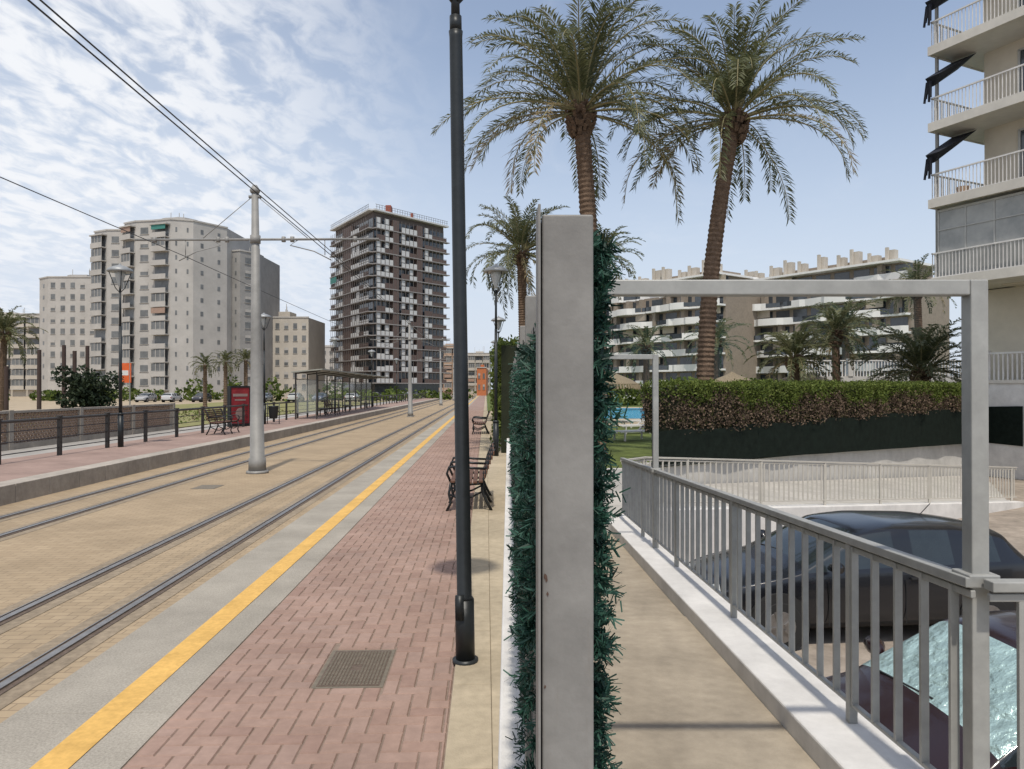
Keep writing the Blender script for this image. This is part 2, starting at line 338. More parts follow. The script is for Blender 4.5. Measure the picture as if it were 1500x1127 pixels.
# ---------------------------------------------------------------- catenary
def mast(v):
    p=MB(); a=MB()
    p.tube([(0,0,0),(0,0,.06)],[.26,.24],20); p.tube([(0,0,.06),(0,0,.35),(0,0,.36),(0,0,3),(0,0,6.5)],[.2,.19,.165,.125,.075],18); 
    p.tube([(0,0,6.5),(0,0,6.56),(0,0,6.68)],[.10,.12,.05],12); p.box(-.14,.14,-.03,.03,6.38,6.44)
    a.tube([(-2.75,0,5.42),(2.85,0,5.42)],.028,8); a.cyl(0,0,5.33,5.51,.12,.12,12)
    for s in (-1,1):
        a.tube([(s*.08,0,6.4),(s*1.2,0,5.45)],.009,5)
        a.tube([(s*1.0,0,5.42),(s*.8,0,5.28),(s*1.35,0,5.14),(s*1.75,0,4.93)],.013,5)
        for t in (.65,.85,2.3): a.cyl(s*t,0,5.36,5.48,.05,.05,8)
        a.tube([(s*1.6,0,5.42),(s*1.6,0,5.05)],.01,5)
    x,y=S(-5.3,v)
    assemble('tram_catenary_mast',{'mast':(p,M['galv'],True),'bracket_arm':(a,M['galv'],True)},loc=(x,y,-.15),rot=(0,math.radians(-.6),TH))
for v in (17.35,52,87,122,157,192): mast(v)
b=MB()
vs=[-18,17.35,52,87,122,157,192,230]
for i in range(len(vs)-1):
    for u,sg in ((-3.55,1),(-6.95,-1)):
        for zc,sag,r in ((4.86,.05,.0085),(4.95,.06,.0085)) if u>-5 else ((4.86,.05,.0085),):
            pts=[]
            for k in range(13):
                t=k/12; pts.append((u,vs[i]+(vs[i+1]-vs[i])*t,zc-sag*4*t*(1-t)))
            b.tube(pts,r,5)
obj('overhead_wires',b,M['wire'],rotz=TH)
# ---------------------------------------------------------------- benches
def bench(x,y,z,face):
    ir=MB(); sl=MB(); Lb=1.8
    for yy in (-.75,0,.75):
        P=lambda pts,r: ir.tube([(a,yy,c) for a,c in pts],r,6)
        P([(-.36,0),(-.30,.12),(-.33,.25),(-.30,.42)],.022)
        P([(.30,0),(.22,.15),(.16,.3),(.16,.42)],.024)
        P([(-.30,.42),(-.05,.39),(.14,.40),(.20,.50),(.25,.7),(.33,.88),(.36,.90)],.022)
        P([(-.33,.25),(-.15,.16),(.0,.2),(.16,.28)],.016)
        P([(-.30,.42),(-.36,.55),(-.33,.64),(-.2,.66),(0,.63),(.22,.62)],.02)
    for i in range(6):
        xx=-.30+i*.082; zq=.445-.02*math.sin(i/5*math.pi)
        sl.box(xx,xx+.062,-Lb/2,Lb/2,zq-.012,zq+.018)
    for i in range(6):
        t=i/5; xx=.20+.13*t; zq=.52+t*.34
        sl.bar((xx,-Lb/2,zq),(xx,Lb/2,zq),.022,.052)
    assemble('park_bench',{'iron_frame':(ir,M['black'],True),'slats':(sl,M['wood'],False,.004)},loc=(x,y,z),rot=(0,0,face))
x,y=S(-.22,11.7); bench(x,y,.0,TH)
x,y=S(-.2,30); bench(x,y,.0,TH)
x,y=S(-9.6,27.3); bench(x,y,.17,TH+math.pi)
x,y=S(-9.7,47); bench(x,y,.17,TH+math.pi)
def bin_(u,v,z):
    b=MB(); b.tube([(0,0,.25),(0,0,.3),(0,0,.8),(0,0,.84)],[.16,.19,.23,.24],14); r=MB(); r.tube([(-.27,0,0),(-.27,0,1.0)],.02,6); r.tube([(.27,0,0),(.27,0,1.0)],.02,6); r.bar((-.27,0,.7),(.27,0,.7),.02)
    x,y=S(u,v); assemble('litter_bin',{'basket':(b,M['black'],True),'stand':(r,M['black'],True)},loc=(x,y,z),rot=(0,0,TH))
bin_(-9.9,34.8,.17)
b=MB(); pn=MB(); w_=MB()
b.box(-.5,.5,-.08,.08,0,.12); b.box(-.56,-.5,-.09,.09,0,1.75); b.box(.5,.56,-.09,.09,0,1.75); b.box(-.5,.5,-.09,.09,1.68,1.76)
pn.box(-.5,.5,-.07,.07,.12,1.68)
for (q0,q1,r0,r1) in ((-.4,.4,1.3,1.42),(-.3,.3,1.12,1.18)): w_.box(q0,q1,-.078,-.072,r0,r1)
w_.tube([(0,-.079,.55),(0,-.074,.55)],[.26,.26],18)
x,y=S(-10.75,32.6)
assemble('advertising_panel',{'frame':(b,M['black']),'red_poster':(pn,mat('poster_red',(.36,.035,.04),.6,col2=(.16,.012,.02),scale=2.5)),'poster_print':(w_,mat('poster_pale',(.30,.22,.2),.5))},loc=(x,y,.17),rot=(0,0,TH+1.05))
po=MB(); ro=MB(); gl=MB(); st=MB()
v=40
while v<=66:
    po.bar((-10.2,v,.17),(-10.2,v,2.65),.07); po.bar((-10.2,v,2.62),(-8.9,v,2.78),.06); v+=2.6
ro.hexa([(-10.35,39.6,2.66),(-8.7,39.6,2.82),(-8.7,66.4,2.82),(-10.35,66.4,2.66),(-10.35,39.6,2.72),(-8.7,39.6,2.88),(-8.7,66.4,2.88),(-10.35,66.4,2.72)])
v=40
while v<65.5:
    gl.quad((-10.2,v+.1,.5),(-10.2,v+2.5,.5),(-10.2,v+2.5,2.3),(-10.2,v+.1,2.3)); po.bar((-10.2,v,2.32),(-10.2,v+2.6,2.32),.04); po.bar((-10.2,v,.47),(-10.2,v+2.6,.47),.04); v+=2.6
gl.quad((-10.15,40,.5),(-9.1,40,.5),(-9.1,40,2.3),(-10.15,40,2.3))
po.bar((-9.08,40,.17),(-9.08,40,2.7),.06)
for v in (44,52,60): st.box(-10.05,-9.65,v,v+2,.58,.64); st.bar((-9.85,v+.3,.17),(-9.85,v+.3,.58),.06); st.bar((-9.85,v+1.7,.17),(-9.85,v+1.7,.58),.06)
gm,nt_,bb=newmat('shelter_glass'); bb.inputs['Base Color'].default_value=(.5,.55,.52,1); bb.inputs['Roughness'].default_value=.1; bb.inputs['Alpha'].default_value=.22
assemble('tram_stop_shelter',{'frame':(po,M['blackiron']),'roof':(ro,mat('shelter_roof',(.30,.31,.27),.6)),'glass_panels':(gl,gm),'seats':(st,M['blackiron'])},rot=(0,0,TH))
# ---------------------------------------------------------------- boundary wall + fence + artificial hedge (fence line)
wb=MB(); wb.box(-.037,.20,-3,21,-.4,.42); wb.box(.20,.255,-3,15.5,-.6,-.02)
obj('low_white_wall',wb,M['wwall'],rotz=TF,bevel=.012)
po=MB(); ba=MB(); D0=.0345
po.box(.086-D0,.164-D0,1.12,1.20,.30,2.065)
fl=MB(); fl.box(.0795-D0,.0835-D0,1.108,1.20,.30,2.078)
for v in np.arange(2.14,15,1.02): po.box(.085-D0,.150-D0,v,v+.06,.40,2.07)
ba.box(.10-D0,.14-D0,1.20,15.4,1.93,1.965); ba.box(.10-D0,.14-D0,1.20,15.4,.52,.555)
v=1.30
while v<15.4:
    ba.box(.106-D0,.134-D0,v,v+.026,.55,1.94); v+=.115
rs=MB(); random.seed(4)
for (uu,z,r) in ((.0915,1.515,.0032),(.094,1.49,.0018),(.090,1.35,.0016)):
    n_=9; c=[(uu-D0+math.cos(k*6.283/n_)*r*random.uniform(.5,1.3),1.1190,z+math.sin(k*6.283/n_)*r*random.uniform(.8,2.6)) for k in range(n_)]; rs.quad(*c)
bk=MB(); bk.box(.150-D0,.168-D0,1.215,15.3,.50,1.99)
assemble('boundary_fence',{'posts':(po,M['grey'],False,.003),'post_flange':(fl,M['grey'],False,.001),'bars':(ba,M['grey'],False,.002),'rust_spots':(rs,mat('rust',(.10,.06,.045),.9,var=.3,scale=200))},rot=(0,0,TF))
def sprigs(n,vr,zr,ur,side,nn,nl,thr,nw=.0016,sl_=(.02,.05)):
    out=[]; idx=[]; cnt=0
    while cnt<n:
        v=random.uniform(*vr); z=random.uniform(*zr); u=random.uniform(*ur)-D0
        dn=.5+.5*math.sin(v*5.1+z*3.3+side)*math.cos(z*6.3-v*2.7+side*2)
        if side<0: dn*=(.3+.7*math.exp(-((z-1.6)/.36)**2))
        if random.random()>thr+(1-thr)*dn: continue
        cnt+=1
        d=Vector((side*random.uniform(.0,.8),random.uniform(-.9,.6),random.uniform(-.9,.9))).normalized()
        Ls=random.uniform(*sl_); o=Vector((u,v,z)); col=random.choices([0,1,2],[3,1.8,2.6])[0]
        up=Vector((random.random(),random.random(),random.random())).normalized(); a1=d.cross(up).normalized(); a2=d.cross(a1)
        for k in range(nn):
            t=(k+random.random())/nn; c=o+d*Ls*t; an=random.random()*6.28
            nd=(d*random.uniform(.3,1.0)+(a1*math.cos(an)+a2*math.sin(an))*.9).normalized(); ln=nl*random.uniform(.7,1.2)
            wv=nd.cross(Vector((random.uniform(-1,1),random.uniform(-1,1),random.uniform(-1,1)))).normalized()*nw
            e=c+nd*ln
            out.append((c-wv,c+wv,e+wv*.8,e-wv*.8)); idx.append(col if random.random()<.8 else random.randint(0,2))
    return out,idx
Q=[];I=[]
for a in ((2600,(1.215,2.3),(.95,2.02),(.160,.192),1,18,.020,.85),(2000,(2.3,4.6),(.45,2.03),(.165,.20),1,12,.026,.8,.0024),(1300,(4.6,15),(.3,2.02),(.16,.2),1,9,.04,.8,.005,(.03,.07)),
             (520,(1.25,2.2),(.95,1.92),(.076,.145),-1,18,.023,.0),(700,(2.0,3.6),(.5,1.9),(.085,.14),-1,14,.026,.05,.002),(700,(3.6,9.0),(.5,1.95),(.09,.14),-1,10,.028,.25,.0035),(500,(9,15),(.5,2),(.10,.15),-1,10,.035,.5,.006),
             (240,(1.22,1.7),(1.96,2.05),(.15,.185),1,18,.020,1),(500,(1.7,9),(1.96,2.05),(.15,.20),1,12,.028,1,.003)):
    q,i=sprigs(*a); Q+=q; I+=i
ah=empty('artificial_hedge'); o=npquads('needles',np.array([[tuple(p) for p in q] for q in Q]),M['needle'],I,rotz=TF,parent=ah)
obj('backing',bk,mat('hedge_backing',(.008,.020,.015),.95,var=.4,scale=40,bump=1,bscale=80,spec=.05),parent=ah,rotz=TF)
# ---------------------------------------------------------------- path, kerb, railing
zp=lambda Y: -.03-(Y-3)*.042
slab=MB(); 
Ys=[-3,1.7,6.4,11.2]
for i in range(len(Ys)-1):
    a,c=Ys[i]+.012,Ys[i+1]-.012
    xl0,xl1=.16,.14; dz=.012*(i%2)
    slab.hexa([(xl0,a,-1.3),(1.5,a,-1.3),(1.5,c,-1.3),(xl1,c,-1.3),(xl0,a,zp(a)+dz),(1.5,a,zp(a)+dz),(1.5,c,zp(c)+dz),(xl1,c,zp(c)+dz)])
obj('path',slab,M['path'],bevel=.006)
jt=MB(); jt.hexa([(.1,-2,-1.35),(1.5,-2,-1.35),(1.5,11.2,-1.35),(.1,11.2,-1.35),(.1,-2,zp(-2)-.03),(1.5,-2,zp(-2)-.03),(1.5,11.2,zp(11.2)-.03),(.1,11.2,zp(11.2)-.03)])
obj('path_joint_bed',jt,M['raildark'])
ld=MB(); ld.quad((-.2,11.2,-.375),(1.9,11.2,-.375),(2.4,13,-.42),(3.0,16.9,-.42),(-.3,15.8,-.38))
ld.quad((2.4,13,-.42),(13.6,20.2,-1.34),(17.2,27,-1.34),(3.2,17,-.42))
obj('ramp',ld,M['ramp'])
kb=MB(); kz=lambda Y: zp(Y)+.13
kb.hexa([(1.5,2.62,-1.4),(1.9,2.62,-1.4),(1.9,11.9,-1.4),(1.5,11.9,-1.4),(1.5,2.62,kz(2.62)),(1.9,2.62,kz(2.62)),(1.9,11.9,kz(11.9)),(1.5,11.9,kz(11.9))])
kb.box(1.902,14,2.45,2.85,-1.4,kz(2.62))
kb.hexa([(1.902,11.6,-1.4),(2.45,12.8,-1.4),(2.25,13.1,-1.4),(1.6,11.905,-1.4),(1.902,11.6,-.26),(2.45,12.8,-.31),(2.25,13.1,-.31),(1.6,11.905,-.26)])
kb.hexa([(2.45,12.8,-1.4),(13.7,19.8,-1.4),(13.5,20.1,-1.4),(2.25,13.1,-1.4),(2.45,12.8,-.30),(13.7,19.8,-1.22),(13.5,20.1,-1.22),(2.25,13.1,-.30)])
obj('retaining_wall',kb,M['wwall'],bevel=.012)
fs=MB(); fs.box(1.5,14,-6,2.449,-1.4,.0); obj('landing_slab',fs,M['path'])
def railing(name,pts,h,sp,m,postsp,bw=.032,topr=.03):
    t=MB(); bl=MB()
    for a,c in zip(pts[:-1],pts[1:]):
        a=Vector(a);c=Vector(c); Ln=(c-a).length; d=(c-a)/Ln
        t.bar((a.x,a.y,a.z+h),(c.x,c.y,c.z+h),topr*2,topr*1.3); t.bar((a.x,a.y,a.z+h-.045),(c.x,c.y,c.z+h-.045),.02,.03)
        t.bar((a.x,a.y,a.z+.10),(c.x,c.y,c.z+.10),.03,.02)
        s_=sp*.6
        while s_<Ln:
            p=a+d*s_; bl.bar((p.x,p.y,p.z+.10),(p.x,p.y,p.z+h-.03),bw,bw*.5) ; s_+=sp
        s_=postsp*.5
        while s_<Ln:
            p=a+d*s_; t.bar((p.x,p.y,p.z-.0),(p.x,p.y,p.z+h-.02),.045,.045); s_+=postsp
    return assemble(name,{'rails':(t,m,False,.004),'balusters':(bl,m,False,.002)})
railing('path_railing',[(1.77,2.84,kz(2.84)),(1.77,11.9,kz(11.9))],.95,.215,M['greyrail'],2.05,bw=.036)
railing('path_railing',[(1.80,2.80,kz(2.84)),(12,2.80,kz(2.84))],.95,.215,M['greyrail'],2.05,bw=.036)
railing('ramp_railing',[(1.77,11.95,-.26),(2.35,12.95,-.30),(13.6,19.95,-1.22)],.9,.15,M['cream'],2.0,bw=.03,topr=.025)
def frame(Y,xr,name='gate_frame'):
    b=MB(); xl=.17
    b.box(xr-.034,xr+.034,Y-.034,Y+.034,kz(Y)-.02,2.225); b.box(xl,xr-.034,Y-.03,Y+.03,2.165,2.225)
    b.box(xl-.06,xl,Y-.03,Y+.03,.42,2.225)
    b.box(xr-.06,xr+.06,Y-.06,Y+.06,kz(Y)+.93,kz(Y)+.98)
    obj(name,b,M['greyrail'],bevel=.005)
frame(2.90,1.815); frame(9.13,1.77)
# ---------------------------------------------------------------- hedges
def linehedge(name,p0,p1,th,z0a,z0b,z1a,z1b,n,size,brown=True):
    p0=np.array(p0,float);p1=np.array(p1,float); d=p1-p0; Ln=np.linalg.norm(d); d/=Ln; nrm=np.array([-d[1],d[0]])
    t=rng.random(n); 
    face=rng.random(n); z0=z0a+(z0b-z0a)*t; z1=z1a+(z1b-z1a)*t
    wav=.06*np.sin(t*Ln*2.1)+.05*np.sin(t*Ln*5.3+1)+.03*np.sin(t*Ln*11.3)
    h=rng.random(n)**.75; 
    dep=np.where(face<.62, rng.normal(0,.07,n)+wav, rng.random(n)*th)
    hh=np.where(face<.62,h,1+rng.normal(0,.03,n)+.5*wav)
    endm=face>.95
    t=np.where(endm,rng.normal(0,.004,n),t); hh=np.where(endm,rng.random(n),hh)
    Z=z0+(z1-z0)*hh
    C=np.stack([p0[0]+d[0]*t*Ln+nrm[0]*dep, p0[1]+d[1]*t*Ln+nrm[1]*dep, Z],1)
    V=leaves(C,size)
    wavb=.60+.14*np.sin(t*Ln*1.3)+.10*np.sin(t*Ln*3.7+2)
    isb=(hh<wavb+rng.normal(0,.09,n))&brown
    mi=np.where(isb,4+rng.choice(3,n,p=[.45,.35,.2]),rng.choice(4,n,p=[.3,.35,.1,.25]))
    npquads('leaves',V,M['hedge']+M['twig'],mi,parent=(e:=empty(name)))
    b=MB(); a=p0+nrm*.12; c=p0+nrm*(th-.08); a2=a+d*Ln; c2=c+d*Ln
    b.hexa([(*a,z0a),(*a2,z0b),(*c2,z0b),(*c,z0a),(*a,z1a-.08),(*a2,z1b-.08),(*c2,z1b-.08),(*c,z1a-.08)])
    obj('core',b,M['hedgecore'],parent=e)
    return e
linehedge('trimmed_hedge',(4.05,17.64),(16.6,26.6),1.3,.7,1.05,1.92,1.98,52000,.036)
ms=MB(); 
n=26
for i in range(n):
    def pt(k,z,off): 
        t=k/n; return (3.2+14.0*t+off*.56,17-.06+10.0*t-off*.82,z)
    o0=.03*math.sin(i*1.9); o1=.03*math.sin((i+1)*1.9); t0=i/n;t1=(i+1)/n
    zb0=.05-.2*t0; zb1=.05-.2*t1; zt0=.80+.35*t0+.03*math.sin(i*1.3); zt1=.80+.35*t1+.03*math.sin((i+1)*1.3)
    ms.quad(pt(i,zb0,o0),pt(i+1,zb1,o1),pt(i+1,zt1,o1),pt(i,zt0,o0))
ms.quad((17.2,26.94,-.15),(17.75,25.7,-.2),(17.75,25.7,1.2),(17.2,26.94,1.15))
obj('green_screen',ms,M['mesh'],smooth=True)
ww=MB(); ww.hexa([(3.0,16.95,-1.4),(17.4,27.35,-1.4),(17.3,27.5,-1.4),(2.9,17.15,-1.4),(3.0,16.95,.08),(17.4,27.35,-.14),(17.3,27.5,-.14),(2.9,17.15,.08)])
ww.box(.3,3.0,15.7,15.9,-.6,.1)
obj('garden_wall',ww,M['wwall2'])
linehedge('tall_street_hedge',(-.80,75),(-.42,20.7),1.0,0.02,.02,3.1,3.1,26000,.08,brown=False)
# ---------------------------------------------------------------- palms
def palm(name,base,top,r0,r1,R,nf,nl,lw=.02,boots=True,lean=0,low=-25,rings=70,wind=0.0):
    e=empty(name,loc=base); top=Vector(top)-Vector(base); tr=MB(); pts=[];rs=[]
    for i in range(rings*2+1):
        t=i/(rings*2); sx=math.sin(t*math.pi)*lean
        pts.append((top.x*t+sx,top.y*t,top.z*t)); rr=r0+(r1-r0)*min(1,t*1.3)
        if t<.06: rr*=1.25-.25*t/.06
        rs.append(rr*(1.05 if i%2 else .93)*random.uniform(.98,1.02))
    tr.tube(pts,rs,12)
    if boots:
        for k in range(110):
            a=k*2.4; t=random.random(); z=top.z-.75+t*.8; r=r1*(.95+.55*math.sin(t*2.6))
            c=Vector((top.x+math.cos(a)*r,top.y+math.sin(a)*r,z)); d=Vector((math.cos(a)*.6,math.sin(a)*.6,.8))
            tr.bar(c,c+d*.17,.09,.05)
    obj('trunk',tr,M['trunk'],parent=e)
    ra=MB(); q=[];mi=[]
    for k in range(nf):
        f=(k+.5)/nf; az=k*2.39996+random.uniform(-.3,.3)
        e0=math.radians(86-(86-low)*f**1.15+random.uniform(-10,10)); Lf=R*(.80+.25*math.sin(min(1,f*1.25)*math.pi*.6))*random.uniform(.85,1.12)
        bend=math.radians(random.uniform(40,85)+(22 if f<.75 else 30)); ns=12; pos=Vector((top.x+math.cos(az)*r1*.6,top.y+math.sin(az)*r1*.6,top.z+.15-.25*f)); P=[pos]; D=[]
        for s_ in range(ns):
            t=(s_+.5)/ns; el=max(e0-bend*t**1.7,math.radians(-84)); azd=az+.12*t*math.sin(k*3.1)
            d=Vector((math.cos(azd)*math.cos(el)-wind*t,math.sin(azd)*math.cos(el),math.sin(el))).normalized(); D.append(d); pos=pos+d*(Lf/ns); P.append(pos)
        D.append(D[-1])
        ra.tube(P,[.026*(1-.8*i/ns)*R/3.2 for i in range(ns+1)],4,cap=False)
        dead=(f>.88 and random.random()<.5); base_m=3 if dead else random.choices([0,1,2],[3,2.4,2.6])[0]
        for s_ in range(nl):
            t=.11+.89*(s_+random.random()*.8)/nl; ii=min(ns-1,int(t*ns)); fr_=t*ns-ii; c=P[ii].lerp(P[ii+1],fr_); d=D[ii]
            side=d.cross(Vector((0,0,1)))
            if side.length<.05: side=Vector((1,0,0))
            side.normalize(); upv=side.cross(d)
            ll=R*.135*(math.sin(math.pi*(.14+.74*t))**.7)*random.uniform(.65,1.15)
            for sg in (-1,1):
                if random.random()<.06: continue
                dv=(side*sg*.75+d*random.uniform(.5,1.0)+upv*random.uniform(.0,.6)).normalized(); m_=c+dv*ll*.5
                dv2=(dv+Vector((-wind*.6,0,-random.uniform(.2,.8)))).normalized(); tip=m_+dv2*ll*.5
                wv=dv.cross(upv+side*sg*.6*random.uniform(-1,1)).normalized()*lw
                q.append((c-wv*.5,m_-wv,tip,m_+wv)); mi.append(base_m if random.random()<.8 else random.choice([0,1,2]))
    obj('rachises',ra,M['rachis'],parent=e,smooth=True)
    npquads('fronds',np.array([[tuple(p) for p in z] for z in q]),M['palmleaf'],mi,parent=e)
    return e
random.seed(33)
palm('palm_tree',(2.25,20,-.02),(1.86,20,9.35),.27,.22,3.85,56,82,.018,lean=.1,low=-12)
palm('palm_tree',(5.35,20.6,-.02),(6.2,20.6,9.35),.26,.21,3.65,54,80,.018,lean=-.25,low=-12)
palm('palm_tree',(.75,40,-.02),(.5,40,9.2),.3,.24,3.6,58,52,.03,wind=-.25,low=-35)
palm('palm_tree',(5.9,48,-.02),(5.9,48,10.4),.3,.24,3.0,40,34,.04)
palm('palm_tree',(27.7,50,0),(27.4,50,8.6),.3,.24,2.6,34,26,.04)
palm('palm_tree',(24.5,54,0),(24.3,54,6.3),.3,.24,3.2,40,28,.045)
palm('palm_tree',(14.5,38,0),(14.5,38,3.4),.3,.25,2.4,50,34,.04,low=-20)
palm('palm_tree',(21.0,38,0),(21.0,38,2.7),.35,.3,3.4,64,40,.04,low=-10)
palm('palm_tree',(17.6,40,0),(17.5,40,4.8),.25,.2,2.2,44,30,.04,low=-30)
palm('palm_tree',(10.9,60,0),(10.9,60,5.2),.3,.25,2.6,36,24,.045)
palm('palm_tree',(16.6,60,0),(16.6,60,5.6),.3,.25,2.8,40,24,.05)
palm('palm_tree',(-41.5,60,-.2),(-41.2,60,6.3),.3,.25,2.9,48,30,.045)
for X,Y,z in ((-33.2,80,4.4),(-30.6,79,4.7),(-28.8,80,4.9)):
    palm('palm_tree',(X,Y,-.2),(X,Y,z),.22,.2,1.7,34,20,.05,boots=False,rings=20)
# ---------------------------------------------------------------- tree masses
def mass(name,boxes,size,mats,dens=1.0):
    Cs=[]
    for (x,y,z,rx,ry,rz) in boxes:
        n=int(dens*rx*rz*60/size*.1)+60
        d=rnddir(n); r=rng.uniform(.65,1.05,n)[:,None]; c=np.array([x,y,z])+d*r*np.array([rx,ry,rz]); Cs.append(c[c[:,2]>-.2])
    C=np.concatenate(Cs); e=empty(name); npquads('foliage',leaves(C,size,.7),mats,rng.choice(len(mats),len(C)),parent=e); return e
dk=[mat('dark_leaf_%d'%i,c,.7,var=.2,trans=.1,spec=.1) for i,c in enumerate([(.030,.044,.026),(.045,.06,.036),(.018,.026,.016)])]
bx=[(-31.8+random.gauss(0,.85),55+random.gauss(0,.7),1.6+random.gauss(0,.8),.75,.75,.65) for i in range(34)]
e=mass('dark_round_tree',bx,.13,dk,3.0)
b=MB(); b.tube([(-31.8,55,-.25),(-31.75,55,1.0),(-31.5,55,2.6)],[.22,.17,.08],8); b.tube([(-31.75,55,.9),(-32.6,55.1,2.4)],[.12,.05],6); b.tube([(-31.7,55,1.2),(-31.0,54.8,2.5)],[.11,.05],6); obj('trunk',b,M['trunk'],parent=e)
bx=[]
for i in range(46):
    x=-105+i*2.1+random.uniform(-1,1); hgt=random.uniform(.6,1.7) if random.random()<.85 else random.uniform(2.0,3.0); y=128+random.uniform(-6,10)
    bx.append((x,y,hgt*.45,random.uniform(1.5,3.2),1.6,hgt))
mass('distant_trees',bx,.35,M['hedge'][:3])
bx=[(random.uniform(6,40),random.uniform(72,84),1.0,2.2,1.5,random.uniform(1.2,2.4)) for i in range(26)]
mass('garden_shrubs',bx,.22,M['hedge'][:3])
bx=[(-17-random.uniform(0,16),random.uniform(36,62),-.1,random.uniform(.5,1.4),1,random.uniform(.25,.5)) for i in range(40)]
mass('weeds',bx,.09,[M['hedge'][1],M['twig'][0],M['hedge'][3]])
b=MB()
for X in (-37.8,-37.2,-36.6,-35.4,-35.0,-39.9,-42.5):
    h=5.2 if X>-39 else 3.5; b.cyl(X,60+random.uniform(-2,2),-.2,h+random.uniform(-.5,.2),.17,.15,10)
obj('timber_pole_sculpture',b,mat('dark_timber',(.055,.035,.03),.8))
b=MB(); c=MB(); d_=MB(); b.cyl(0,0,0,4.4,.06,.05,8); c.box(-.9,.1,-.04,.04,2.5,4.1); d_.box(-.7,-.1,-.052,-.045,3.1,3.5)
assemble('roadside_sign',{'post':(b,M['galv']),'panel':(c,mat('sign_orange',(.65,.12,.03),.5)),'white_mark':(d_,M['wwall'])},loc=(-31.0,60,-.2))
# ---------------------------------------------------------------- garden
b=MB(); b.box(3,30,36,72,-.02,.03); b.mi=1; b.quad((5.0,44,.036),(28,44,.036),(28,68,.036),(5.0,68,.036)); obj('swimming_pool',b,[M['kerb'],M['water']])
def lounger(x,y,r):
    b=MB(); 
    for s_ in (-.3,.3): b.bar((-.9,s_,.32),(.35,s_,.32),.05); b.bar((.35,s_,.32),(.95,s_,.75),.05)
    for i in range(12): b.box(-.88+i*.1,-.80+i*.1,-.3,.3,.32,.345)
    for i in range(6): t=i/6; b.bar((.38+.55*t,-.3,.35+.4*t),(.38+.55*t,.3,.35+.4*t),.07,.02)
    for X in (-.7,.5):
        for s_ in (-.3,.3): b.bar((X,s_,0),(X,s_,.32),.05)
    assemble('sun_lounger',{'frame':(b,M['wwall'])},loc=(x,y,0.0),rot=(0,0,r))
lounger(4.35,26,.5); lounger(5.0,30,.5); lounger(6.0,34.5,.4)
def umbrella(x,y,h=2.6,r=1.5):
    a=MB(); c=MB(); a.cyl(0,0,0,h,.05,.05,8); c.tube([(0,0,h-.55),(0,0,h-.3),(0,0,h),(0,0,h+.18)],[r,r*.72,r*.22,.03],16)
    for k in range(60):
        an=k*.1047; c.bar((math.cos(an)*r*.97,math.sin(an)*r*.97,h-.52),(math.cos(an)*r*1.04,math.sin(an)*r*1.04,h-.75-random.random()*.08),.09,.02)
    assemble('thatched_umbrella',{'pole':(a,M['wood']),'thatch':(c,M['thatch'])},loc=(x,y,0))
for X,Y in ((15.6,40),(17.4,43),(5.2,39),(8.6,71),(12.5,42)): umbrella(X,Y)
b=MB(); c=MB(); b.box(16.5,40,44,44.2,0,2.55)
x=16.6
while x<40: c.box(x,x+.06,44.05,44.12,2.55,3.45); x+=.18
c.box(16.5,40,44.03,44.15,3.45,3.52)
for X in np.arange(16.5,40,3.5): b.box(X,X+.3,43.95,44.25,2.55,3.6)
assemble('white_garden_fence',{'wall':(b,M['wwall2']),'bars':(c,M['wwall'])})
# ---------------------------------------------------------------- building helpers
class Fac:
    def __init__(s,p0,p1):
        s.p0=Vector((*p0,0)); d=Vector((*p1,0))-s.p0; s.L=d.length; s.d=d/s.L; n=Vector((s.d.y,-s.d.x,0)); mid=s.p0+d/2
        if n.dot(-mid)<0: n=-n
        s.n=n
    def P(s,a,o,z): q=s.p0+s.d*a+s.n*o; return (q.x,q.y,z)
    def box(s,mb,a0,a1,o0,o1,z0,z1):
        mb.hexa([s.P(a0,o0,z0),s.P(a1,o0,z0),s.P(a1,o1,z0),s.P(a0,o1,z0),s.P(a0,o0,z1),s.P(a1,o0,z1),s.P(a1,o1,z1),s.P(a0,o1,z1)])
def poly_prism(mb,pts,z0,z1):
    n=len(mb.v); k=len(pts); mb.v+=[(x,y,z0) for x,y in pts]+[(x,y,z1) for x,y in pts]
    for i in range(k): j=(i+1)%k; mb.f.append((n+i,n+j,n+k+j,n+k+i)); mb.m.append(mb.mi)
    mb.f.append(tuple(n+k+i for i in range(k))); mb.m.append(mb.mi)
wallA=mat('render_offwhite',(.44,.42,.39),.9,var=.06,scale=.3,dirt=.1,spec=.1,dscale=.15)
wallB=mat('render_grey',(.32,.31,.295),.9,var=.08,scale=.3,dirt=.12,spec=.1,dscale=.15)
wallC=mat('render_cream',(.47,.43,.37),.9,var=.06,scale=.5,dirt=.1,spec=.1,dscale=.3)
wallN=mat('render_cream_near',(.60,.55,.46),.9,var=.05,scale=1.5,dirt=.1,spec=.1,dscale=.6,bump=.3,bscale=50,bdist=.004)
wallBr=mat('brown_cladding',(.12,.095,.085),.8,var=.15,scale=.5)
wallW=mat('white_panels',(.54,.54,.53),.7,var=.1,scale=.8)
glassH=mat('distant_glass',(.14,.145,.145),.3,var=.35,scale=.6,spec=.5)
glassN=mat('curtained_glass',(.20,.21,.205),.15,col2=(.36,.36,.34),scale=1.2,spec=.7)
awnG=mat('green_awning',(.05,.20,.17),.7); awnR=mat('terracotta_awning',(.32,.22,.17),.8); brick=mat('brick_orange',(.40,.28,.20),.9)
